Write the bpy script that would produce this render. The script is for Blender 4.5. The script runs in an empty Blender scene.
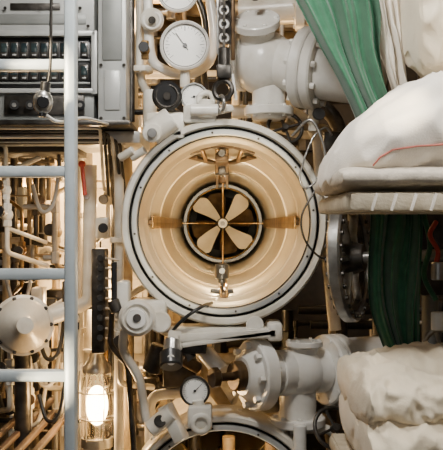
import bpy, bmesh, math, random
from mathutils import Vector, Matrix, noise
from mathutils.bvhtree import BVHTree
random.seed(7)
K=1/300.0; D=3.0; CZ=1.3
def W(px,py,y=0.0):
    s=(y+D)/D*K
    return Vector(((px-221.5)*s, y, CZ-(py-225)*s))
def S(p,y=0.0): return p*K*(y+D)/D

# ---------------- materials
def mat(name,c,rough=0.5,metal=0.0,c2=None,scale=12,bump=0.0,bscale=60,emit=0,spread=(0.35,0.7),sheen=0,stretch=None,trans=0):
    m=bpy.data.materials.new(name); m.use_nodes=True
    nt=m.node_tree; b=nt.nodes['Principled BSDF']
    b.inputs['Base Color'].default_value=(*c,1)
    b.inputs['Roughness'].default_value=rough; b.inputs['Metallic'].default_value=metal
    if trans: b.inputs['Transmission Weight'].default_value=trans
    if sheen: b.inputs['Sheen Weight'].default_value=sheen
    tc=nt.nodes.new('ShaderNodeTexCoord'); src=tc.outputs['Object']
    if stretch:
        mp=nt.nodes.new('ShaderNodeMapping'); mp.inputs['Scale'].default_value=stretch
        nt.links.new(src,mp.inputs[0]); src=mp.outputs[0]
    if c2:
        n=nt.nodes.new('ShaderNodeTexNoise'); n.inputs['Scale'].default_value=scale; n.inputs['Detail'].default_value=6
        r=nt.nodes.new('ShaderNodeValToRGB')
        r.color_ramp.elements[0].position=spread[0]; r.color_ramp.elements[1].position=spread[1]
        r.color_ramp.elements[0].color=(*c2,1); r.color_ramp.elements[1].color=(*c,1)
        nt.links.new(src,n.inputs['Vector']); nt.links.new(n.outputs['Fac'],r.inputs[0]); nt.links.new(r.outputs[0],b.inputs['Base Color'])
    if bump:
        n2=nt.nodes.new('ShaderNodeTexNoise'); n2.inputs['Scale'].default_value=bscale; n2.inputs['Detail'].default_value=4
        bp=nt.nodes.new('ShaderNodeBump'); bp.inputs['Strength'].default_value=bump; bp.inputs['Distance'].default_value=0.005
        nt.links.new(src,n2.inputs['Vector']); nt.links.new(n2.outputs['Fac'],bp.inputs['Height']); nt.links.new(bp.outputs[0],b.inputs['Normal'])
    if emit:
        b.inputs['Emission Color'].default_value=(*c,1); b.inputs['Emission Strength'].default_value=emit
    return m
cream=mat('cream_paint',(0.78,0.76,0.69),0.28,0,(0.55,0.50,0.41),9,0.2,45)
white=mat('white_paint',(0.84,0.83,0.79),0.25,0,(0.64,0.61,0.55),10,0.2,40)
aged=mat('aged_cream_paint',(0.52,0.42,0.27),0.4,0,(0.22,0.16,0.09),9,0.3,30)
steel=mat('brushed_steel',(0.55,0.54,0.52),0.28,0.85,(0.32,0.31,0.29),25,0.1,80)
dsteel=mat('dark_steel',(0.10,0.09,0.08),0.36,0.7,(0.035,0.032,0.028),20,0.2,60)
brass=mat('brass',(0.46,0.29,0.11),0.35,0.85,(0.18,0.10,0.04),18)
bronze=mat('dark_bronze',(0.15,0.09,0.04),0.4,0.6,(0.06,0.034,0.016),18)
gray=mat('gray_enamel',(0.27,0.28,0.27),0.42,0.2,(0.21,0.22,0.21),10)
lgray=mat('light_gray_paint',(0.52,0.53,0.51),0.35,0.2,(0.42,0.43,0.42),10)
ladm=mat('ladder_paint',(0.56,0.62,0.64),0.35,0.1,(0.44,0.50,0.53),12,0.15,60)
black=mat('black_plastic',(0.012,0.012,0.013),0.3,0,(0.022,0.022,0.022))
dark=mat('dark_matte',(0.030,0.024,0.018),0.7,0,(0.010,0.008,0.006),8)  # plain dark tone; fills the flange groove as painted shade
teal=mat('display_glass',(0.04,0.06,0.06),0.1,0,(0.015,0.025,0.03),40)
dial=mat('dial_face',(0.82,0.81,0.76),0.3)
red=mat('red_paint',(0.45,0.05,0.03),0.4)
borem=mat('bore_metal',(0.86,0.76,0.57),0.32,0.5,(0.66,0.53,0.34),5,0.12,25,stretch=(1,.25,1),spread=(.3,.62))
wood=mat('worn_wood',(0.16,0.10,0.05),0.6,0,(0.07,0.04,0.025),20,0.2,30,stretch=(1,.2,1))
green=mat('green_cloth',(0.028,0.14,0.07),0.85,0,(0.020,0.105,0.052),30,0.15,300,sheen=0.3)
linen=mat('cream_linen',(0.84,0.79,0.71),0.9,0,(0.78,0.72,0.63),5,0.3,220,sheen=0.2)
linen2=mat('yellow_linen',(0.80,0.71,0.55),0.9,0,(0.71,0.61,0.45),5,0.3,220,sheen=0.2)
stripe=mat('ticking',(0.60,0.54,0.45),0.9,0,(0.46,0.41,0.34),60,0.3,200)
canvas=mat('canvas',(0.60,0.53,0.40),0.9,0,(0.46,0.39,0.28),30,0.5,120)
thread=mat('pink_thread',(0.50,0.16,0.12),0.8)
bulb=mat('lamp_filament',(1.0,0.66,0.28),0.5,emit=45)
glass=mat('lamp_glass',(1,0.95,0.85),0.05,trans=1.0)
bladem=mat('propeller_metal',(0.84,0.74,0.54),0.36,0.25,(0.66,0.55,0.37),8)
hull=mat('hull_paint',(0.14,0.105,0.065),0.6,0,(0.05,0.038,0.022),4,0.3,20)
deck=mat('deck_plate',(0.13,0.12,0.10),0.55,0.3,(0.06,0.05,0.04),8,0.4,60)
hose=mat('grey_hose',(0.26,0.24,0.21),0.5,0)

# ---------------- builder
def frame(ax):
    ax=Vector(ax).normalized(); q=ax.to_track_quat('Z','Y').to_matrix(); return q.col[0].copy(),q.col[1].copy(),ax
class B:
    def __init__(s,name): s.n=name; s.v=[]; s.f=[]; s.fm=[]; s.ms=[]
    def mi(s,m):
        if m not in s.ms: s.ms.append(m)
        return s.ms.index(m)
    def add(s,vs,fs,m):
        o=len(s.v); k=s.mi(m); s.v+=[tuple(v) for v in vs]
        for f in fs: s.f.append([i+o for i in f]); s.fm.append(k)
    def lathe(s,prof,o,ax,m,seg=32):
        X,Y,Z=frame(ax); o=Vector(o); vs=[];fs=[]
        for r,h in prof:
            for i in range(seg):
                a=2*math.pi*i/seg; vs.append(o+Z*h+X*(r*math.cos(a))+Y*(r*math.sin(a)))
        for j in range(len(prof)-1):
            for i in range(seg):
                i2=(i+1)%seg; fs.append((j*seg+i,j*seg+i2,(j+1)*seg+i2,(j+1)*seg+i))
        s.add(vs,fs,m)
    def cyl(s,p0,p1,r,m,r1=None,seg=20,bev=None):
        p0=Vector(p0);p1=Vector(p1);L=(p1-p0).length
        if L<1e-6:return
        r1=r if r1 is None else r1; b=min(r,L)*0.12 if bev is None else bev
        s.lathe([(1e-6,0),(max(r-b,1e-6),0),(r,b),(r1,L-b),(max(r1-b,1e-6),L),(1e-6,L)],p0,p1-p0,m,seg)
    def box(s,c,size,m,rot=None,bev=0.004):
        bm=bmesh.new(); bmesh.ops.create_cube(bm,size=1)
        for v in bm.verts: v.co=Vector((v.co.x*size[0],v.co.y*size[1],v.co.z*size[2]))
        b=min(bev,min(size)*0.3)
        if b>0: bmesh.ops.bevel(bm,geom=list(bm.edges),offset=b,segments=2,affect='EDGES',profile=.5)
        R=rot.to_matrix() if rot else Matrix.Identity(3); c=Vector(c)
        bm.verts.ensure_lookup_table()
        s.add([R@v.co+c for v in bm.verts],[[v.index for v in f.verts] for f in bm.faces],m); bm.free()
    def beam(s,p0,p1,w,h,m,bev=0.003):
        p0=Vector(p0);p1=Vector(p1);d=p1-p0
        q=d.to_track_quat('X','Z'); s.box((p0+p1)/2,(d.length,w,h),m,q.to_euler(),bev)
    def pbox(s,x0,x1,y0,y1,ya,yb,m,bev=0.004):
        a=W(x0,y1,ya); b=W(x1,y0,ya)
        s.box(((a.x+b.x)/2,(ya+yb)/2,(a.z+b.z)/2),(b.x-a.x,yb-ya,b.z-a.z),m,None,bev)
    def torus(s,c,ax,R,r,m,seg=40,rs=10,a0=0,a1=2*math.pi):
        X,Y,Z=frame(ax);c=Vector(c)
        full=abs(a1-a0-2*math.pi)<1e-4; n=seg if full else seg+1; vs=[];fs=[]
        for i in range(n):
            a=a0+(a1-a0)*i/seg; d=X*math.cos(a)+Y*math.sin(a)
            for j in range(rs):
                t=2*math.pi*j/rs; vs.append(c+d*(R+r*math.cos(t))+Z*(r*math.sin(t)))
        for i in range(seg):
            i2=(i+1)%n
            for j in range(rs):
                j2=(j+1)%rs; fs.append((i*rs+j,i2*rs+j,i2*rs+j2,i*rs+j2))
        s.add(vs,fs,m)
    def sphere(s,c,r,m,sc=(1,1,1),n=24):
        vs=[];fs=[];c=Vector(c);h=n//2
        for i in range(h+1):
            p=math.pi*i/h
            for j in range(n):
                a=2*math.pi*j/n; vs.append(c+Vector((r*sc[0]*math.sin(p)*math.cos(a),r*sc[1]*math.sin(p)*math.sin(a),r*sc[2]*math.cos(p))))
        for i in range(h):
            for j in range(n):
                j2=(j+1)%n; fs.append((i*n+j,(i+1)*n+j,(i+1)*n+j2,i*n+j2))
        s.add(vs,fs,m)
    def tube(s,pts,r,m,seg=10,smooth=True,sub=8):
        pts=[Vector(p) for p in pts]
        if smooth and len(pts)>2:
            P=[pts[0]*2-pts[1]]+pts+[pts[-1]*2-pts[-2]]; out=[]
            for i in range(1,len(P)-2):
                for k in range(sub):
                    t=k/sub; a,b,c,d=P[i-1],P[i],P[i+1],P[i+2]
                    out.append(0.5*((2*b)+(c-a)*t+(2*a-5*b+4*c-d)*t*t+(3*b-a-3*c+d)*t**3))
            out.append(pts[-1]); pts=out
        vs=[];fs=[];T=(pts[1]-pts[0]).normalized(); N=T.orthogonal().normalized(); n=len(pts)
        for i,p in enumerate(pts):
            t=(pts[min(i+1,n-1)]-pts[max(i-1,0)]).normalized()
            N=(N-t*N.dot(t)).normalized(); Bn=t.cross(N)
            for j in range(seg):
                a=2*math.pi*j/seg; vs.append(p+N*(r*math.cos(a))+Bn*(r*math.sin(a)))
        for i in range(n-1):
            for j in range(seg):
                j2=(j+1)%seg; fs.append((i*seg+j,i*seg+j2,(i+1)*seg+j2,(i+1)*seg+j))
        fs.append(list(range(seg))); fs.append([ (n-1)*seg+j for j in range(seg)])
        s.add(vs,fs,m)
    def pipe(s,pts,r,m,bend=None,seg=12):
        pts=[Vector(p) for p in pts]; bend=bend or r*2.5; out=[pts[0]]
        for i in range(1,len(pts)-1):
            a,b,c=pts[i-1],pts[i],pts[i+1]; d0=(a-b);d1=(c-b); k=min(bend,d0.length*.45,d1.length*.45)
            A=b+d0.normalized()*k; C=b+d1.normalized()*k
            for q in range(7):
                t=q/6; out.append(A*(1-t)**2+b*2*t*(1-t)+C*t*t)
        out.append(pts[-1]); s.tube(out,r,m,seg,False)
    def bolts(s,c,ax,R,n,r,h,m,a0=0):
        X,Y,Z=frame(ax);c=Vector(c)
        for i in range(n):
            a=a0+2*math.pi*i/n; p=c+X*(R*math.cos(a))+Y*(R*math.sin(a)); s.cyl(p,p+Z*h,r,m,seg=6)
    def flange(s,c,ax,R,t,m,n=8,br=None):
        ax=Vector(ax).normalized(); c=Vector(c); s.cyl(c-ax*t/2,c+ax*t/2,R,m,seg=32)
        br=br or R*0.09
        s.bolts(c+ax*t*.45,ax,R*.82,n,br,br*1.1,m); s.bolts(c-ax*t*.45,-ax,R*.82,n,br,br*1.1,m)
    def wheel(s,c,ax,R,r,m,sp=4,hub=None):
        X,Y,Z=frame(ax);c=Vector(c); s.torus(c,ax,R,r,m)
        for i in range(sp):
            a=2*math.pi*i/sp+.3; s.cyl(c,c+(X*math.cos(a)+Y*math.sin(a))*R,r*.7,m,seg=8)
        s.cyl(c-Z*r*2,c+Z*r*2,hub or R*.2,m)
    def svalve(s,p,ax,r,m,km):
        p=Vector(p);ax=Vector(ax).normalized(); s.sphere(p,r,m,(1,1,1.1),16)
        for q in (-1,1): s.cyl(p+Vector((0,0,q*r*.8)),p+Vector((0,0,q*r*1.8)),r*.75,m,seg=6)
        s.cyl(p,p+ax*r*1.7,r*.6,m,seg=12); s.cyl(p+ax*r*1.5,p+ax*r*2,r*.5,brass,seg=6); s.cyl(p+ax*r*2,p+ax*r*2.9,r*.18,steel,seg=8)
        s.cyl(p+ax*r*2.8,p+ax*r*3.3,r*1.0,km,seg=20)
    def gauge(s,c,ax,R,rim,needle=0.6):
        X,Y,Z=frame(ax);c=Vector(c)
        s.lathe([(1e-6,-R*.6),(R*.8,-R*.6),(R*.9,-R*.1),(R,0),(R,R*.16),(R*.93,R*.22),(R*.86,R*.16),(R*.85,R*.06)],c,ax,rim,40)
        s.lathe([(R*.86,R*.06),(1e-6,R*.06)],c,ax,dial,40); s.torus(c+Z*R*.15,ax,R*.87,R*.03,dsteel,40,6)
        for i in range(25):
            a=math.radians(-40+i*260/24); d=X*math.cos(a)+Y*math.sin(a); L=.18 if i%4==0 else .09
            s.beam(c+d*R*(.78-L)+Z*R*.08,c+d*R*.78+Z*R*.08,R*.03,R*.01,black,0)
        d=X*math.cos(needle)+Y*math.sin(needle)
        s.beam(c-d*R*.2+Z*R*.1,c+d*R*.62+Z*R*.1,R*.05,R*.02,black,0)
        s.cyl(c+Z*R*.07,c+Z*R*.13,R*.09,black)
    def done(s,angle=40):
        me=bpy.data.meshes.new(s.n); me.from_pydata(s.v,[],s.f); me.update()
        for m in s.ms: me.materials.append(m)
        me.polygons.foreach_set('material_index',s.fm); me.polygons.foreach_set('use_smooth',[True]*len(s.f))
        bm=bmesh.new(); bm.from_mesh(me); bmesh.ops.remove_doubles(bm,verts=bm.verts,dist=2e-5)
        bmesh.ops.recalc_face_normals(bm,faces=bm.faces)
        xs=[v.co for v in bm.verts]
        lo=Vector([min(c[i] for c in xs) for i in range(3)]); hi=Vector([max(c[i] for c in xs) for i in range(3)]); c=(lo+hi)/2
        for v in bm.verts: v.co-=c
        bm.to_mesh(me); bm.free()
        me.set_sharp_from_angle(angle=math.radians(angle))
        ob=bpy.data.objects.new(s.n,me); ob.location=c; bpy.context.scene.collection.objects.link(ob); return ob
Yv=Vector((0,1,0)); F=Vector((0,-1,0))

# ---------------- room shell
def slab(name,c,size,m):
    b=B(name); b.box(c,size,m,None,0); return b.done()
slab('floor',(0,0,-0.05),(3.8,8,0.1),deck)
slab('ceiling',(0,0,2.75),(3.8,8,0.1),hull)
slab('wall_back',(0,3.95,1.35),(3.6,0.1,2.7),hull)
slab('wall_left',(-1.85,0,1.35),(0.1,8,2.7),hull)
slab('wall_right',(1.85,0,1.35),(0.1,8,2.7),hull)
b=B('trim_1')
for i in range(7):
    y=0.8+i*.45
    b.box((-1.76,y,1.35),(.08,.05,2.7),aged); b.box((1.76,y,1.35),(.08,.05,2.7),aged); b.box((0,y,2.65),(3.5,.05,.1),aged)
b.done()

# ---------------- torpedo tubes
def dens(prof):
    """insert support loops so long walls shade cleanly"""
    out=[prof[0]]
    for a,c in zip(prof[:-1],prof[1:]):
        L=abs(c[1]-a[1])
        if L>.09:
            hs=[.004,.012]+[L*k/int(L/.06+1) for k in range(1,int(L/.06+1))]+[L-.012,L-.004]
            for h in sorted(hs): out.append((a[0]+(c[0]-a[0])*h/L,a[1]+(c[1]-a[1])*h/L))
        out.append(c)
    return out
def torpedo_tube(name,c):
    b=B(name); R=104*K
    b.lathe([(R*.90,1.0),(R*.90,.22),(R*.96,.20),(R,.17),(R,.02),(R*.99,.006),(R*.975,0),(R*.935,0),(R*.920,.010)],c,Yv,cream,128)
    b.lathe([(R*.920,.010),(R*.916,.045),(R*.900,.045),(R*.898,.012)],c,Yv,dark,128)  # groove coloured dark so the gap reads as deep shade
    b.lathe([(R*.898,.012),(R*.888,.006),(R*.846,.006),(R*.838,.014)],c,Yv,lgray,128)
    b.lathe([(R*.838,.014),(R*.836,.03),(R*.826,.03),(R*.825,.02)],c,Yv,dsteel,128)
    bore=[(R*.825,.02),(R*.822,.10),(R*.80,.12),(R*.80,.33),(R*.79,.333),(R*.79,.36),(R*.80,.363),(R*.80,.9),(R*.785,.903),(R*.785,.95),(R*.80,.953),(R*.80,1.7),(R*.785,1.703),(R*.785,1.76),(R*.80,1.763),(R*.80,3.75)]
    b.lathe(dens(bore),c,Yv,borem,128)
    b.lathe([(R*.80,3.75),(R*.88,3.75),(R*.88,1.05),(R*.98,1.04),(R*.98,.99),(R*.90,.98)],c,Yv,aged,96)
    b.lathe([(R*.80,3.74),(1e-6,3.74)],c,Yv,dark,64)
    for i in range(20):
        a=2*math.pi*(i+.5)/20; d=Vector((math.cos(a),0,math.sin(a)))
        p=Vector(c)+d*R*.995+Vector((0,.09,0)); b.cyl(p,p+d*.008,.009,cream,seg=6)
    for i in range(12):
        a=2*math.pi*(i+.25)/12; p=Vector(c)+Vector((math.cos(a),0,math.sin(a)))*R*.868+Vector((0,.006,0)); b.cyl(p,p+F*.003,.004,dsteel,seg=8)
    ri=R*.80
    for a in (0,90,180,270):
        A=math.radians(a); d=Vector((math.cos(A),0,math.sin(A))); t=Vector((-d.z,0,d.x))
        for o in (-.011,.011):
            p0=Vector(c)+d*(ri-.016)+t*o+Vector((0,.30,0)); p1=Vector(c)+d*(ri-.016)+t*o+Vector((0,2.75,0))
            b.beam(p0,p1,.008,.028,brass)
        b.beam(Vector(c)+d*(ri-.006)+Vector((0,.30,0)),Vector(c)+d*(ri-.006)+Vector((0,2.75,0)),.018,.02,bronze)
    for a in (90,270):   # added dark housings, hiding fill lights in the main bore
        A=math.radians(a); d=Vector((math.cos(A),0,math.sin(A))); b.box(Vector(c)+d*(ri-.03)+Vector((0,1.85,0)),(.05,.04,.06),bronze)
    return b.done()
C0=W(224,222,0); torpedo_tube('torpedo_tube',C0)
C1=W(224,518,0.02); torpedo_tube('torpedo_tube',C1)

b=B('torpedo')
TY=2.85; ctr=Vector((C0.x,TY,C0.z))
b.lathe([(1e-6,-.12),(.014,-.12),(.030,-.09),(.040,-.02),(.044,.08),(.05,.1),(.075,.2),(.12,.4),(.17,.6),(.2,.85)],ctr,Yv,dsteel,48)
b.torus(ctr+F*.125,Yv,.022,.008,dial,24,8)
b.lathe([(.262,.20),(.262,.0),(.254,-.012),(.236,-.012),(.228,.0),(.228,.20)],ctr,Yv,black,96)
b.torus(ctr+F*.014,Yv,.229,.004,brass,96,8)
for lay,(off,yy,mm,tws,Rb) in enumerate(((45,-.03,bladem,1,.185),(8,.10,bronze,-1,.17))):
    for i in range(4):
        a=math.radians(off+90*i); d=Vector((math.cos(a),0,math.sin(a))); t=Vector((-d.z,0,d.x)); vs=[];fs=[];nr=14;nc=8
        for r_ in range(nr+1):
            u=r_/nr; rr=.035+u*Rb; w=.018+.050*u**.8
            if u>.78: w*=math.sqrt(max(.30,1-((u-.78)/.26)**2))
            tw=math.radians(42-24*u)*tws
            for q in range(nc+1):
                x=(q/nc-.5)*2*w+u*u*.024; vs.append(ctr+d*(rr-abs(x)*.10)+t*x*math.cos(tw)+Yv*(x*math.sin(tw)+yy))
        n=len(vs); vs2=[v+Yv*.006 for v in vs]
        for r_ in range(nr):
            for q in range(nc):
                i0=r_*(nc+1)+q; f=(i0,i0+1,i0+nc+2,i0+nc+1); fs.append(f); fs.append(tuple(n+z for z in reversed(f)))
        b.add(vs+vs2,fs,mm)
for i in range(4):
    a=math.radians(90*i); d=Vector((math.cos(a),0,math.sin(a)))
    b.beam(ctr+d*.03+F*.07,ctr+d*.262+F*.13,.012,.008,brass)
b.done()

b=B('tube_guide_bracket')
for sx in (-1,1):
    b.beam(W(222+sx*5,148,.35),W(222+sx*5,186,1.5),.012,.03,brass)
    b.beam(W(222+sx*33,153,.30),W(222+sx*8,145,.30),.06,.014,bronze)
    b.beam(W(222+sx*30,157,.42),W(222+sx*8,163,.7),.04,.012,bronze)
    b.beam(W(222+sx*20,149,.28),W(222+sx*16,160,.45),.012,.02,brass)
b.box(W(222,145,.28),(.085,.04,.024),bronze); b.cyl(W(222,153,.30),W(222,153,.24),.014,dsteel)
b.box(W(222,160,.5),(.05,.3,.03),bronze); b.box(W(222,170,.95),(.06,.05,.045),dsteel)
b.done()
b=B('inspection_lamp')
b.cyl(W(222,264,.55),W(222,279,.55),S(7,.55),black); b.cyl(W(222,276,.55),W(222,283,.55),S(4,.55),black)
b.cyl(W(222,282,.55),W(222,304,.55),S(1.8,.55),black)
b.box(W(222,291,.52),(.09,.03,.016),black); b.box(W(222,302,.5),(.13,.09,.012),bronze)
b.cyl(W(222,271,.52),W(222,271,.48),.013,black)
b.tube([W(222,297,.5),W(215,302,.2),W(203,306,-.03),W(185,318,-.06),W(172,332,-.02),W(166,345,.05)],.006,black)
b.done()

# ---------------- hardware around tube
b=B('tube_door_hinge')
b.cyl(W(150,134,-.01),W(172,118,-.01),.042,cream); b.box(W(166,127,.06),(.13,.12,.09),cream,None,.012)
b.cyl(W(152,133,-.06),W(152,133,.1),.032,cream); b.cyl(W(152,133,-.075),W(152,133,-.05),.016,steel)
b.box(W(200,116,.06),(.11,.13,.06),cream,None,.01); b.cyl(W(206,100,.0),W(206,118,.0),.026,cream)
b.cyl(W(190,110,-.02),W(218,110,-.02),.02,cream); b.torus(W(206,100,.0),(0,1,0),.024,.01,cream)
for a in (128,140): b.cyl(W(a+5,150,.0),W(a-8,158,.02),.014,cream)
b.done()
b=B('tube_door_latch')
b.cyl(W(137,318,-.10),W(139,316,.14),S(18),cream,seg=40,bev=.012); b.cyl(W(136,319,-.115),W(137,318,-.09),S(10),white,seg=32)
b.torus(W(137,318,-.1),Yv,S(14),.006,cream); b.cyl(W(137,318,-.12),W(137,318,-.11),S(4),dsteel)
b.cyl(W(160,322,-.05),W(160,322,.12),S(11),cream); b.box(W(150,312,.05),(.12,.14,.09),cream,None,.015)
b.box(W(124,300,.03),(.04,.1,.13),cream,None,.01); b.cyl(W(114,302,-.03),W(114,262,-.03),.010,black)
b.cyl(W(113,300,-.03),W(117,312,-.03),.02,dsteel)
b.pipe([W(124,330,.0),W(122,350,.0),W(140,378,.02),W(146,420,.05)],.015,cream)
b.pipe([W(112,310,.05),W(110,345,.05),W(128,365,.08),W(134,450,.08)],.010,dsteel)
b.done()
b=B('tube_support_bracket')
b.box(W(225,331,.05),(S(95),.16,.035),cream,None,.006)
b.beam(W(178,338,-.03),W(276,333,-.03),.02,S(8),cream); b.beam(W(182,345,-.03),W(276,332,-.03),.02,S(5),cream)
b.box(W(176,338,.03),(.05,.14,.07),cream,None,.01); b.box(W(274,330,.03),(.05,.14,.06),cream,None,.01)
b.box(W(192,347,.05),(S(30),.12,.03),dsteel); b.cyl(W(255,325,-.02),W(255,325,.1),.03,cream)
b.done()
b=B('drain_valve')
b.cyl(W(172,340,-.05),W(171,358,-.08),S(8),steel); b.cyl(W(171,352,-.09),W(171,367,-.12),S(11),black); b.cyl(W(171,360,-.14),W(171,360,-.05),S(5),white)
b.cyl(W(180,358,.0),W(198,368,.05),S(6),bronze); b.cyl(W(160,345,.1),W(150,372,.1),S(9),dsteel); b.cyl(W(182,347,.02),W(190,360,.02),S(8),dsteel)
b.pipe([W(172,335,0),W(160,330,.1),W(155,300,.35)],.012,steel)
b.done()
b=B('pressure_gauge'); b.gauge(W(195,391,-.02),(-.1,-1,.15),S(15),dsteel,.8)
b.cyl(W(195,404,0),W(197,425,.02),.012,brass); b.done()
b=B('lower_tube_clamp')
b.box(W(200,415,-.02),(S(24),.1,S(22)),cream,None,.01); b.cyl(W(198,400,-.03),W(203,428,-.03),S(6),cream)
b.beam(W(165,405,0),W(182,440,-.02),.05,.04,cream); b.cyl(W(150,430,-.02),W(172,412,-.02),S(9),cream); b.torus(W(201,424,-.07),Yv,S(8),.01,cream)
b.cyl(W(160,421,-.05),W(160,421,.05),S(6),dsteel)
b.done()

# ---------------- electrical panel top left
b=B('electrical_panel'); y=.12
b.pbox(-25,94,-60,34,y,y+.45,lgray); b.pbox(-25,94,90,120,y+.01,y+.45,gray)
b.pbox(-25,94,34,92,y+.03,y+.4,dsteel)
b.pbox(-25,96,30,36,y-.012,y+.02,lgray); b.pbox(-25,96,88,93,y-.012,y+.02,lgray); b.pbox(91,97,30,94,y-.012,y+.04,lgray)
b.pbox(-25,90,37,87,y+.018,y+.035,black)
for r in range(2):
    y0=42+r*23
    for i in range(11):
        x0=-20+i*10; b.pbox(x0,x0+8,y0,y0+15,y+.006,y+.02,dsteel,.001); b.pbox(x0+1,x0+7,y0+1.2,y0+10,y+.003,y+.01,teal,.001); b.pbox(x0+2,x0+6,y0+12,y0+13.5,y+.003,y+.01,lgray,.0005)
    b.pbox(-24,90,y0+17,y0+19,y+.010,y+.02,gray,.001)
b.pbox(98,126,-60,124,y-.01,y+.45,lgray); b.pbox(102,122,-40,60,y-.018,y,gray); b.pbox(104,120,70,110,y-.018,y,lgray)
for (px,py) in [(101,-5),(124,-5),(101,65),(124,65),(101,118),(124,118),(5,8),(40,8),(80,8),(88,26)]:
    b.cyl(W(px,py,y-.01),W(px,py,y-.02),.006,dsteel,seg=8)
b.pbox(4,84,95,115,y-.004,y+.02,dsteel)
for px in (14,30,46,80): b.cyl(W(px,105,y),W(px,105,y-.03),S(5,y),black); b.cyl(W(px,105,y-.02),W(px,105,y-.035),S(2.2,y),steel)
b.pbox(-10,86,14,24,y-.006,y,gray,.002); b.pbox(10,60,3,10,y-.006,y,dsteel,.002)
b.pbox(-25,130,120,125,y-.03,y+.4,dsteel)
b.done()
b=B('cable_tray'); b.pbox(-25,140,131,143,.25,.7,lgray); b.pbox(-25,75,143,152,.4,.7,dark)
for i in range(6): b.pipe([W(-30,128+i*3,.16+.02*i),W(100+i*4,128+i*3,.16+.02*i),W(104+i*5,190+i*9,.5)],.006,[cream,black,dsteel][i%3])
b.done()

# ---------------- ladder (near)
b=B('ladder'); yl=-.9
xr=W(71,0,yl).x; xl=xr-.42
for x in (xr,xl): b.box((x,yl,1.25),(S(11,yl),.05,2.5),ladm,None,.006)
for py in (-38,66,172,274,375,478,580,682):
    z=W(0,py,yl).z
    if 0.05<z<2.4: b.box(((xr+xl)/2,yl-.005,z),(xr-xl+.01,.035,S(11,yl)),ladm,None,.005)
b.done()
b=B('hanging_cord_fitting'); yy=-1.0  # cord with a hanging microphone-like fitting
b.tube([W(51,-260,yy),W(52,-100,yy),W(51,20,yy),W(50,70,yy),W(46,88,yy)],.0035,dsteel)
b.cyl(W(46,82,yy),W(44,96,yy),S(5,yy),black); b.sphere(W(43,102,yy),S(10,yy),steel,(1,1,1.25)); b.cyl(W(43,102,yy-.02),W(43,102,yy-.035),S(6,yy),black)
b.cyl(W(43,112,yy),W(42,117,yy),S(4,yy),black)
b.tube([W(44,114,yy),W(60,122,yy+.1),W(85,118,yy+.5),W(108,124,0.05)],.004,dial)
b.done()

# ---------------- gauges cluster top
b=B('pressure_gauge'); b.gauge(W(185,46,.15),(0,-1,.05),S(25,.15),white,2.2); b.cyl(W(185,70,.17),W(185,88,.17),.018,cream); b.done()
b=B('pressure_gauge'); b.gauge(W(178,-8,.2),(0,-1,0),S(21,.2),white,1.2); b.cyl(W(178,14,.22),W(180,24,.2),.012,brass); b.done()
b=B('pressure_gauge'); b.gauge(W(194,97,.02),(0,-1,.1),S(14,.02),lgray,.2); b.cyl(W(194,110,.05),W(196,120,.05),.012,brass); b.done()
b=B('valve_knob'); b.cyl(W(167,96,-.02),W(167,96,.04),S(15),black,seg=36,bev=.008); b.torus(W(167,96,-.02),Yv,S(11),.005,dsteel); b.cyl(W(167,96,-.04),W(167,96,0),S(4),dsteel)
b.cyl(W(167,96,.03),W(167,96,.5),.015,steel)
b.done()
b=B('gauge_pipework')
b.tube([W(205,-30,.3),W(214,30,.28),W(210,60,.28),W(190,74,.25),W(165,70,.25),W(150,50,.25),W(148,-30,.25)],.018,white)
b.tube([W(190,-20,.4),W(205,20,.4),W(203,60,.35),W(207,100,.2)],.012,black)
b.pipe([W(140,-40,.3),W(140,80,.3),W(152,100,.3),W(152,130,.3)],.016,cream)
b.pipe([W(131,-40,.25),W(131,122,.25)],.014,dsteel)
b.cyl(W(152,20,.2),W(152,20,.35),S(12,.2),cream); b.torus(W(152,20,.2),Yv,S(9),.006,white); b.cyl(W(152,20,.17),W(152,20,.22),S(4),dsteel)
b.cyl(W(150,90,.2),W(150,130,.2),S(7,.2),cream); b.flange(W(141,70,.28),(0,0,1),.045,.02,cream)
b.pipe([W(180,120,.2),W(176,110,.25),W(150,112,.4),W(130,112,.4)],.012,black)
b.svalve(W(145,50,.1),(0,-1,0),.018,brass,black)
b.done()
b=B('chain_hoist')
b.beam(W(226,-60,.04),W(226,44,.04),.03,S(16),dsteel); b.beam(W(233,-60,.03),W(233,60,.03),.02,S(4),bronze); b.beam(W(217,-60,.03),W(218,55,.03),.02,S(3),steel)
for i in range(8):
    c=W(224,-4+i*7,-.02); b.torus(c,(1,0,0) if i%2 else (0,1,0),S(4),.005,steel,16,6)
b.cyl(W(224,48,-.02),W(224,66,-.02),S(6),dsteel); b.box(W(224,72,-.02),(.05,.04,.05),dsteel,None,.008)
b.torus(W(223,90,-.02),(.3,1,0),S(9),.009,dsteel,32,8); b.torus(W(221,104,-.03),(1,.4,0),S(8),.006,steel)
b.cyl(W(232,74,-.02),W(236,100,.0),.006,dial); b.beam(W(216,112,.0),W(233,108,.0),.03,.02,cream)
b.done()

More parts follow.
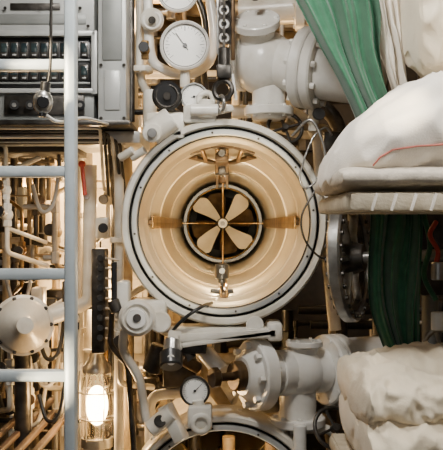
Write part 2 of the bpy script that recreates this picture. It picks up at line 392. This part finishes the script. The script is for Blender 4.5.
# ---------------- valves
def valve(name,p0,p1,R,stations,extra=None,m=white):
    b=B(name); p0=Vector(p0);p1=Vector(p1);d=(p1-p0).normalized();L=(p1-p0).length
    for (t0,t1,ra,rb) in stations: b.cyl(p0+d*L*t0,p0+d*L*t1,R*ra,m,R*rb,seg=40,bev=.006)
    if extra: extra(b,p0,d,L,R)
    return b.done()
def ex_low(b,p0,d,L,R):
    b.bolts(p0+d*L*.075,-d,R*.78,8,.012,.02,white); b.bolts(p0+d*L*.60,-d,R*.86,10,.010,.014,white); b.bolts(p0+d*L*.70,d,R*.86,10,.010,.014,white)
    b.sphere(p0+d*L*.40,R*.72,white,(1.05,1,1)); 
    b.cyl(p0+d*L*.40,p0+d*L*.40+Vector((0,0,-.17)),R*.5,white,seg=32); b.flange(p0+d*L*.40+Vector((0,0,-.17)),(0,0,1),R*.75,.03,white)
    b.cyl(p0+d*L*.42,p0+d*L*.42+Vector((.01,-.02,.10)),R*.38,white,seg=32); b.flange(p0+d*L*.42+Vector((.01,-.02,.10)),(0,0,1),R*.5,.02,white,6)
    b.cyl(p0-d*.08,p0,.014,bronze); b.cyl(p0-d*.02,p0+d*.05,R*.40,bronze); b.cyl(p0-d*.10,p0-d*.075,.034,bronze,seg=8)
valve('globe_valve',W(238,376,.0),W(380,366,.28),S(38),[(0.02,.09,.55,.75),(.08,.17,.95,.95),(.17,.26,.62,.58),(.24,.58,.62,.62),(.58,.64,.98,.98),(.645,.71,.98,.98),(.70,1.0,.86,.86)],ex_low)
def ex_top(b,p0,d,L,R):
    b.bolts(p0+d*L*.60,-d,R*.84,10,.011,.016,white); b.bolts(p0+d*L*.80,d,R*.84,10,.011,.016,white)
    b.sphere(p0+d*L*.25,R*.82,white)
    b.cyl(p0+d*L*.2,p0+d*L*.2+Vector((-.01,-.09,.12)),R*.45,white,seg=32)
    b.flange(p0+d*L*.2+Vector((-.01,-.09,.12)),(-.1,-.6,.8),R*.58,.03,white,6)
    b.cyl(p0+d*L*.3,p0+d*L*.3+Vector((0,0,-.2)),R*.42,white); b.flange(p0+d*L*.3+Vector((0,0,-.17)),(0,0,1),R*.62,.03,white)
    b.cyl(p0+d*L*.2+Vector((-.016,-.14,.187)),p0+d*L*.2+Vector((-.02,-.17,.227)),.014,dsteel)
valve('globe_valve',W(238,60,.22),W(345,72,.05),S(42),[(0,.10,.78,.78),(.0,.62,.56,.66),(.60,.70,1,1),(.705,.80,1,1),(.8,1.3,.74,.74)],ex_top)
b=B('overhead_pipe'); b.pipe([W(240,12,.6),W(330,6,.55),W(420,12,.5)],.06,cream,seg=32); b.flange(W(300,8,.55),(1,-.1,0),.09,.04,cream)
b.pipe([W(150,-8,.8),W(290,-14,.7),W(460,-10,.7)],.05,aged,seg=24)
b.done()
b=B('pipe_manifold')
b.pipe([W(232,112,.3),W(290,110,.3),W(318,130,.35),W(322,200,.4),W(335,330,.4)],.024,cream)
b.pipe([W(262,100,.2),W(262,125,.25),W(330,128,.3),W(332,300,.4),W(332,340,.4)],.014,aged)
b.pipe([W(300,90,.5),W(340,120,.5),W(340,350,.5)],.03,dsteel)
b.pipe([W(255,120,.4),W(300,135,.5),W(350,135,.5),W(352,220,.6)],.018,white)
b.flange(W(290,112,.3),(1,0,0),.055,.025,cream); b.flange(W(330,200,.38),(0,0,1),.05,.03,cream)
b.wheel(W(285,128,.15),(.1,-1,.4),.06,.007,dsteel); b.cyl(W(285,128,.15),W(290,120,.3),.01,steel)
b.box(W(332,142,.25),(.07,.08,.07),dsteel,None,.01); b.svalve(W(313,120,.15),(.2,-1,.2),.022,cream,black)
b.svalve(W(334,170,.3),(.2,-1,0),.02,cream,black)
b.done()
b=B('capillary_tubing')
b.tube([W(316,182,-.05),W(305,188,-.06),W(300,175,-.06),W(312,140,-.05),W(325,128,-.03),W(332,135,0)],.0035,steel)
b.tube([W(318,186,-.06),W(302,215,-.08),W(305,240,-.09),W(322,258,-.06),W(334,248,-.04),W(340,225,0)],.0035,dsteel)
b.tube([W(292,136,-.02),W(310,120,-.04),W(322,140,-.05),W(326,165,-.05),W(324,188,-.05)],.005,steel)
b.box(W(322,182,-.02),(.04,.05,.03),steel,None,.004); b.done()
b=B('crank_wheel'); ax=Vector((1,-.42,.05)).normalized(); c=W(350,258,.1); R=S(64,.1)
X,Y,Z=frame(ax)
b.lathe([(R*.84,-.02),(R*.97,-.022),(R,-.015),(R,.015),(R*.97,.022),(R*.84,.02),(R*.84,-.02)],c,ax,steel,64)
b.lathe([(R*.76,-.01),(R*.85,-.01),(R*.85,.01),(R*.76,.01),(R*.76,-.01)],c,ax,dsteel,64)
for i in range(28):
    a=2*math.pi*i/28; p=c+(X*math.cos(a)+Y*math.sin(a))*R*.91; b.cyl(p-Z*.03,p+Z*.03,.008,dsteel,seg=8)
for i in range(6):
    a=2*math.pi*i/6; b.beam(c,c+(X*math.cos(a)+Y*math.sin(a))*R*.8,.03,.014,steel)
b.lathe([(1e-6,-.05),(R*.25,-.05),(R*.28,0),(R*.2,.05),(1e-6,.05)],c,ax,dsteel); b.cyl(c,c+Z*.35,.02,steel)
b.done()

# ---------------- curtains
def cloth(name,st,y,m,folds=7,amp=.03,seed=0):
    b=B(name); vs=[];fs=[];nu=130;nv=80
    def ip(t):
        x=t*(len(st)-1); i=min(int(x),len(st)-2); f=x-i
        g=lambda k:st[max(0,min(len(st)-1,k))]
        return [0.5*((2*g(i)[q])+(g(i+1)[q]-g(i-1)[q])*f+(2*g(i-1)[q]-5*g(i)[q]+4*g(i+1)[q]-g(i+2)[q])*f*f+(3*g(i)[q]-g(i-1)[q]-3*g(i+1)[q]+g(i+2)[q])*f**3) for q in range(4)]
    for j in range(nv+1):
        py,cx,w,dy=ip(j/nv)
        for i in range(nu+1):
            u=i/nu; v=j/nv
            o=noise.noise(Vector((u*2,v*3,seed))); o2=noise.noise(Vector((u*5,v*1.6,seed+7)))
            ph=u*folds*2*math.pi+o*3.0
            yo=y+dy+amp*math.sin(ph)*(.6+.8*abs(o2))+.012*math.sin(ph*1.7+o2*4)+.02*o
            edge=(u-.5)*(1+.05*o2)
            p=W(cx+edge*w,py,y+dy); p.y=yo; vs.append(p)
    for j in range(nv):
        for i in range(nu):
            a=j*(nu+1)+i; fs.append((a,a+1,a+nu+2,a+nu+1))
    b.add(vs,fs,m); return b.done(180)
cloth('green_curtain',[(-120,305,110,0),(-40,325,94,0),(10,342,78,0),(50,352,60,0),(90,366,48,0),(130,382,46,.02),(170,392,48,.03),(215,397,52,.03),(260,395,54,.03),(305,395,50,.03),(345,402,38,.03),(365,407,28,.03)],-.35,green,3.3,.028,3)
cloth('white_curtain',[(-120,365,60,0),(0,384,34,0),(40,390,24,0),(80,398,20,0),(115,408,16,0)],-.3,linen,2.2,.02,9)

# ---------------- bedding
def loft(b,st,yc,yd,m,nx=150,nr=96,wr=.012,seed=0,freq=6,ex=.7,ez=.85,dirx=.5):
    n=len(st)
    def ip(t):
        x=t*(n-1); i=min(int(x),n-2); f=x-i; g=lambda k:st[max(0,min(n-1,k))]
        return [0.5*((2*g(i)[q])+(g(i+1)[q]-g(i-1)[q])*f+(2*g(i-1)[q]-5*g(i)[q]+4*g(i+1)[q]-g(i+2)[q])*f*f+(3*g(i)[q]-g(i-1)[q]-3*g(i+1)[q]+g(i+2)[q])*f**3) for q in range(3)]
    hm=max(s[2]-s[1] for s in st); vs=[];fs=[]
    for i in range(nx+1):
        px,top,bot=ip(i/nx); c=W(px,(top+bot)/2,yc); hh=S(max(bot-top,.5),yc)/2; tp=min(1,max(.02,(bot-top)/hm*1.6))**.5
        for j in range(nr):
            a=2*math.pi*j/nr; ca,sa=math.cos(a),math.sin(a)
            dy=math.copysign(abs(ca)**ex,ca); dz=math.copysign(abs(sa)**ez,sa)
            p=Vector((c.x,yc+yd*tp*dy,c.z+hh*dz))
            wv=noise.noise(p*3+Vector((seed,3,1)))
            q=Vector((p.x*freq*.8+p.z*freq*dirx+wv*1.5,p.y*freq*1.2,p.z*freq*.8-p.x*freq*dirx+seed))
            rid=lambda q:(1-abs(noise.noise(q))*3.0)
            d=max(-.6,rid(q))*wr+noise.noise(p*4+Vector((seed,0,0)))*wr*1.2+max(-.5,rid(q*2.1+Vector((4,1,2))))*wr*.5
            d*=min(1,tp); p+=Vector((0,ca,sa)).normalized()*d; vs.append(p)
    for i in range(nx):
        for j in range(nr):
            j2=(j+1)%nr; fs.append((i*nr+j,i*nr+j2,(i+1)*nr+j2,(i+1)*nr+j))
    fs.append(list(range(nr))); fs.append([nx*nr+j for j in range(nr)])
    b.add(vs,fs,m); return vs,fs
b=B('duvet'); vs,fs=loft(b,[(322,176,183),(326,162,187),(337,144,190),(354,128,191),(378,111,191),(402,96,191),(430,85,191),(470,78,191),(540,80,191),(600,100,191),(615,150,180)],-.62,.30,linen,seed=2,wr=.018,freq=8)
bv=BVHTree.FromPolygons([tuple(v) for v in vs],[list(f) for f in fs])
def on(px,py):
    t=W(px,py,-.9); o=Vector((t.x,-2,t.z)); h=bv.ray_cast(o,Vector((0,1,0))); return (h[0]+F*.0015) if h[0] else t
def seam(pts):
    out=[]
    for k in range(len(pts)-1):
        for q in range(10):
            t=q/10; out.append(on(pts[k][0]*(1-t)+pts[k+1][0]*t,pts[k][1]*(1-t)+pts[k+1][1]*t))
    out.append(on(*pts[-1])); b.tube(out,.0024,thread,6,False)
seam([(372,166),(378,158),(390,151),(415,147),(450,145)])
b.done(180)
b=B('mattress'); yb=-.62
loft(b,[(326,178,190),(331,174,193),(350,172,194),(400,171,194),(500,171,194),(600,171,194),(620,176,190)],yb-.03,.31,stripe,wr=.005,seed=5,ez=.6)
b.done(180)
b=B('bunk_bed_frame')
def bunk(b,py,px0,px1,yc,yd):
    p0=W(px0,py,yc);p1=W(px1,py,yc)
    for y in (yc-yd,yc+yd): b.box(((p0.x+p1.x)/2,y,p0.z),(p1.x-p0.x,.035,.042),canvas,None,.014)
    for x in (p0.x+.01,p1.x): b.box((x,yc,p0.z),(.035,yd*2,.042),canvas,None,.014)
    b.box(((p0.x+p1.x)/2,yc,p0.z+.018),(p1.x-p0.x,yd*2,.012),canvas)
    n=int((p1.x-p0.x)/.045)
    for i in range(n): b.beam((p0.x+.05+i*.045,yc-yd-.018,p0.z-.02),(p0.x+.062+i*.045,yc-yd-.018,p0.z+.02),.004,.007,linen,.001)
bunk(b,205,333,620,-.64,.29); bunk(b,468,345,620,-.64,.29)
x=W(622,0,-.64).x
for y in (-.93,-.35): b.cyl((x,y,0),(x,y,2.6),.025,steel)
b.done()
b=B('laundry_bag'); loft(b,[(408,-10,12),(410,-20,38),(415,-30,58),(426,-35,70),(445,-40,76),(480,-40,74),(530,-30,60),(545,0,30)],-.42,.16,linen2,seed=11,wr=.018,freq=8)
p=W(470,-38,-.42); b.cyl(p-Vector((0,0,.03)),(p.x,p.y,2.7),.008,canvas); b.cyl(p-Vector((0,0,.04)),p+Vector((0,0,.04)),.04,linen2,.02); b.done(180)
b=B('pillow'); loft(b,[(346,384,390),(350,370,405),(361,361,414),(385,357,418),(420,353,420),(480,352,420),(560,360,415),(580,385,395)],-.64,.28,linen2,seed=21,wr=.013,freq=9,dirx=1.6); b.done(180)
b=B('pillow'); loft(b,[(350,412,430),(355,403,448),(372,398,458),(410,396,461),(480,395,461),(560,400,458),(580,418,440)],-.66,.28,linen2,seed=31,wr=.013,freq=9,dirx=-1.2); b.done(180)

# ---------------- right side background equipment
b=B('equipment_rack')
p=W(430,-40,.3); b.pipe([p,(p.x,p.y,0)],.03,gray); b.pipe([W(415,180,.35),W(415,500,.35)],.016,aged)
b.box(W(434,250,.1),(.14,.2,.3),dsteel,None,.01); b.tube([W(436,222,-.15),W(430,235,-.18),W(438,252,-.15),W(434,270,-.15)],.008,red)
b.tube([W(424,215,-.1),W(430,245,-.12),W(424,275,-.1),W(436,300,-.1)],.009,green); b.cyl(W(438,262,-.15),W(438,280,-.15),.022,steel)
b.pipe([W(380,-40,.5),W(380,480,.5)],.03,dsteel); b.cyl(W(438,312,-.15),W(438,330,-.15),.022,dial); b.wheel(W(440,345,-.1),(0,-1,0),.05,.009,steel)
b.box(W(365,395,.5),(.2,.2,.35),dsteel,None,.02)
b.done()
b=B('storage_locker'); b.box((1.35,.9,1.1),(.6,.5,2.2),dark,None,.02)
for i in range(4): b.box((1.35,.64,.4+i*.5),(.5,.02,.4),dsteel,None,.008); b.cyl((1.15,.63,.4+i*.5),(1.15,.6,.4+i*.5),.02,steel)
b.done()

# ---------------- left bay machinery
def vpipe(b,px,y,r,m,py0=-60,py1=620,fl=()):
    b.pipe([W(px,py0,y),W(px,min(py1,600),y)],r,m)
    for f in fl: b.flange(W(px,f,y),(0,0,1),r*1.9,.02,m,6)
b=B('vertical_pipe_bank')
vpipe(b,80,.75,.014,cream,fl=(215,330)); vpipe(b,88,1.2,.024,cream,fl=(240,350)); vpipe(b,119,.35,.018,cream,120,fl=(240,))
vpipe(b,127,.5,.022,aged,120,fl=(300,)); vpipe(b,112,1.3,.014,cream,fl=(260,)); vpipe(b,56,1.4,.020,aged,fl=(250,)); vpipe(b,36,1.1,.014,aged,fl=(200,300)); vpipe(b,14,.9,.016,dsteel,fl=(260,)); vpipe(b,113,.8,.008,black)
b.done()
b=B('light_catch_panel')  # panel added to catch warm light in the passage
b.box(((W(102,0,1.9)).x,2.0,1.2),(.50,.2,2.4),cream,None,.01)
for k in range(5):
    b.box((W(102,0,1.9).x,1.895,.35+k*.45),(.44,.012,.40),white,None,.006); b.cyl((W(112,0,1.9).x,1.89,.35+k*.45),(W(112,0,1.9).x,1.86,.35+k*.45),.015,dsteel)
b.done()
b=B('terminal_box')
b.box(W(100,300,.3),(.05,.1,.38),dsteel,None,.006)
for i in range(9): b.cyl(W(100,258+i*10,.25),W(100,258+i*10,.22),.012,black); b.cyl(W(105,258+i*10,.26),W(118,260+i*10,.3),.004,cream)
b.box(W(103,228,.32),(.05,.08,.08),cream,None,.01); b.cyl(W(103,228,.27),W(103,228,.25),.018,black)
b.done()
b=B('lever_handle'); b.cyl(W(82,165,.4),W(85,195,.38),.008,red); b.sphere(W(82,164,.4),.014,red); b.cyl(W(86,196,.4),W(94,205,.6),.012,steel); b.done()
b=B('control_valve_rack'); random.seed(33)
for (px,py,y) in [(6,190,.35),(7,215,.35),(36,205,.7),(10,372,.4),(44,352,.6),(30,398,.5),(56,418,.7),(108,196,.5),(56,232,.7),(22,250,.6),(120,345,.3)]:
    m=random.choice([cream,aged,dsteel,brass,cream]); r=random.uniform(.018,.030)
    b.svalve(W(px,py,y),(random.uniform(-.5,.5),-1,random.uniform(-.3,.4)),r,m,random.choice([black,black,dsteel,bronze]))
    b.pipe([W(px,py,y)+Vector((0,0,r)),W(px,py,y)+Vector((0,0,.16)),W(px,py,y)+Vector((random.choice((-.1,.1)),.1,.22))],r*.4,m)
    b.pipe([W(px,py,y)-Vector((0,0,r)),W(px,py,y)-Vector((0,0,.14)),W(px,py,y)+Vector((random.choice((-.1,.1)),.25,-.2))],r*.4,m)
b.done()
b=B('circulating_pump'); pa=Vector((.3,-1,.1)).normalized()
c=W(22,325,.35); b.lathe([(1e-6,-.12),(.07,-.12),(.09,-.09),(.105,-.06),(.112,.0),(.112,.05),(.10,.055),(.09,.08),(.05,.11),(.03,.15),(1e-6,.15)],c,pa,cream,36); b.bolts(c+pa*.052,pa,.101,10,.008,.012,dsteel)
b.cyl(c,c+Vector((.19,.05,.06)),.035,cream); b.flange(c+Vector((.18,.047,.056)),(1,.2,.3),.055,.02,cream)
b.pipe([c+Vector((.18,.047,.056)),c+Vector((.24,.06,.08)),c+Vector((.24,.1,.6))],.026,cream); b.cyl(c,(c.x,c.y+.05,0),.03,dsteel)
b.done()
b=B('machinery_pipework'); random.seed(12)
ml=[cream,aged,aged,dsteel,dsteel,black,hose,aged,black,brass,cream]
for i in range(58):
    y=random.uniform(.6,1.8); left=i%4!=0
    xa,xb=(-40,70) if left else (76,122)
    x=random.uniform(xa,xb); z=random.uniform(150,440); pts=[W(x,z,y)]
    for k in range(random.randint(2,4)):
        if k%2==i%2: z+=random.choice((-1,1))*random.uniform(20,90)
        else: x+=random.choice((-1,1))*random.uniform(8,35)
        x=max(xa,min(xb,x)); z=max(135,min(480,z)); pts.append(W(x,z,y))
    r=random.choice((.004,.006,.008,.011,.015)); m=random.choice(ml); b.pipe(pts,r,m)
    for p in pts[1:-1]:
        if random.random()<.5: b.cyl(p-Vector((0,.0,r*2.2)),p+Vector((0,0,r*2.2)),r*1.6,m,seg=6)
for i in range(24):
    p=W(random.uniform(-10,68),random.uniform(150,430),random.uniform(.7,1.3)); m=random.choice([aged,dsteel,gray,dark,cream,black])
    if i%2: b.box(p,(random.uniform(.04,.11),.08,random.uniform(.05,.14)),m,None,.008)
    else: b.cyl(p,p+Vector((0,-.09,0)),random.uniform(.015,.035),m); b.cyl(p+Vector((0,-.09,0)),p+Vector((0,-.1,0)),.012,steel)
for i in range(9):
    x0=random.uniform(-5,45); z0=random.uniform(170,400); y=random.uniform(.4,.7)
    b.tube([W(x0,z0,y),W(x0+8,z0+25,y-.05),W(x0+20,z0+20,y-.05),W(x0+26,z0-15,y),W(x0+26,z0-50,y+.2)],.008,[cream,black,hose][i%3])
b.done()
b=B('air_bottle'); b.lathe([(1e-6,0),(.06,.01),(.09,.06),(.09,.5),(.075,.57),(.03,.62),(.03,.66),(1e-6,.66)],W(55,300,1.6),(0,0,1),cream,40); b.done()
b=B('deck_grating')
for i in range(4): b.beam(W(-40+i*20,470,-.1),W(38+i*14,400,.9),.022,.02,wood)
b.beam(W(-30,455,.0),W(70,455,.0),.03,.02,wood); b.beam(W(-10,420,.6),W(90,420,.6),.02,.02,dsteel)
for px in (-30,70): b.cyl(W(px,455,.0),(W(px,455,.0).x,0,0),.02,dsteel)
b.done()
b=B('bulkhead_lantern'); y=.45; c=W(97,402,y)
b.lathe([(.05,-.14),(.058,-.12),(.062,0),(.056,.09),(.04,.12)],c,(0,0,1),glass,32)
b.lathe([(1e-6,.115),(.055,.115),(.055,.135),(.035,.16),(.02,.19),(1e-6,.19)],c,(0,0,1),steel,32)
b.lathe([(1e-6,-.17),(.06,-.17),(.06,-.135),(1e-6,-.135)],c,(0,0,1),steel,32)
for i in range(6):
    a=math.pi/3*i; d=Vector((math.cos(a),math.sin(a),0))*.066; b.tube([c+d+Vector((0,0,-.14)),c+d*1.02,c+d+Vector((0,0,.12))],.003,steel,6)
for h in (-.06,.04): b.torus(c+Vector((0,0,h)),(0,0,1),.067,.003,steel)
b.sphere(c+Vector((0,0,-.01)),.028,bulb,(1,1,2.6))
b.cyl(c+Vector((0,0,.18)),c+Vector((0,0,.4)),.008,steel)
b.done()
b=B('bulkhead_pipework'); random.seed(5)
for i in range(44):
    y=random.uniform(.9,1.9); x=random.uniform(130,430); z=random.choice((random.uniform(-30,130),random.uniform(320,470))); pts=[W(x,z,y)]
    lo,hi=(-60,140) if z<200 else (310,520)
    for k in range(random.randint(2,4)):
        if k%2==i%2: z+=random.choice((-1,1))*random.uniform(30,90)
        else: x+=random.choice((-1,1))*random.uniform(30,110)
        z=max(lo,min(hi,z)); x=max(130,min(440,x)); pts.append(W(x,z,y))
    r=random.choice((.008,.012,.02,.028)); m=random.choice([cream,aged,dsteel,black,dsteel,steel,dsteel,aged]); b.pipe(pts,r,m)
    for p in pts[1:-1]: b.cyl(p-Vector((0,0,r*2)),p+Vector((0,0,r*2)),r*1.5,m,seg=8)
b.done()
b=B('lower_pipework')
b.pipe([W(150,480,.3),W(150,395,.3),W(215,390,.3),W(235,400,.25)],.02,cream)
b.pipe([W(205,350,.3),W(208,380,.25),W(235,420,.25),W(330,418,.25),W(335,480,.25)],.024,aged)
b.cyl(W(205,352,.1),W(222,372,.05),.03,white); b.pipe([W(290,430,.1),W(330,428,.1),W(345,450,.15),W(345,520,.15)],.016,cream)
b.wheel(W(335,428,-.05),(.3,-1,.6),.07,.007,dsteel); b.cyl(W(300,425,.0),W(300,480,.0),.022,white)
b.box(W(180,372,.3),(.12,.1,.1),dsteel,None,.01); b.done()

# ---------------- lights
def light(kind,loc,e,col,size=.1,target=None,**k):
    l=bpy.data.lights.new('scene_light',kind); l.energy=e; l.color=col
    if kind=='AREA': l.size=size
    else: l.shadow_soft_size=size
    for a,v in k.items(): setattr(l,a,v)
    o=bpy.data.objects.new('scene_light',l); o.location=loc
    if target is not None: o.rotation_euler=(Vector(target)-Vector(loc)).to_track_quat('-Z','Y').to_euler()
    bpy.context.scene.collection.objects.link(o); return o
warm=(1,.62,.27); neu=(1,.96,.90)
light('AREA',(-.2,-1.2,2.65),37,neu,.3,target=(0.1,-.2,1.2))
light('AREA',(.9,-1.9,2.6),35,neu,.3,target=(.45,-.3,1.3))
light('AREA',(-.6,-3.2,1.9),7,neu,.8,target=(0,0,1.3))
for (x,y,z,e,a) in ((-.55,-1.25,1.75,45,24),(.55,-1.25,1.70,30,24),(-.5,-1.2,.85,24,24),(.12,-3.15,1.50,330,9.5),(-.15,-3.15,1.12,260,9.5)):
    light('SPOT',(x,y,z),e,(1,.82,.54),.03,target=(C0.x,.0 if y>-2 else 1.0,C0.z),spot_size=math.radians(a),spot_blend=.3)  # unseen spots added to brighten the bore
light('POINT',W(222,272,.66),6,(1,.76,.44),.02)
light('POINT',W(222,170,.95)+Vector((0,.07,0)),4,(1,.80,.5),.015)  # fill light added behind the bracket box
for q in (1,-1): light('POINT',Vector((C0.x,1.92,C0.z+q*(104*K*.80-.03))),4,(1,.82,.52),.012)  # fill lights added behind the rail housings, brightening the bore near the propeller
light('POINT',W(224,505,.35),4,(1,.78,.5),.04)  # unseen light added to brighten the lower bore
light('POINT',W(97,402,.45)+Vector((0,-.09,0)),8,warm,.03)
light('POINT',W(100,135,1.3),65,warm,.06)
light('POINT',W(99,300,1.2),24,warm,.05)
light('POINT',W(40,250,.15),1.6,(1,.72,.42),.06)
light('POINT',W(290,110,.75),6,warm,.05)
light('POINT',W(150,20,.75),8,warm,.05)
light('POINT',W(230,400,.7),6,warm,.05)
light('POINT',W(30,330,1.4),12,warm,.05)
light('POINT',W(25,190,1.2),12,warm,.05)
light('POINT',W(104,210,.75),5,warm,.03)
w=bpy.data.worlds.new('World'); bpy.context.scene.world=w; w.use_nodes=True
w.node_tree.nodes['Background'].inputs[0].default_value=(.9,.92,1,1); w.node_tree.nodes['Background'].inputs[1].default_value=.13
cam=bpy.data.cameras.new('camera'); cam.lens=72; cam.sensor_width=36; cam.clip_start=.05
co=bpy.data.objects.new('camera',cam); co.location=(0,-3,CZ); co.rotation_euler=(math.radians(90),0,0)
bpy.context.scene.collection.objects.link(co); bpy.context.scene.camera=co
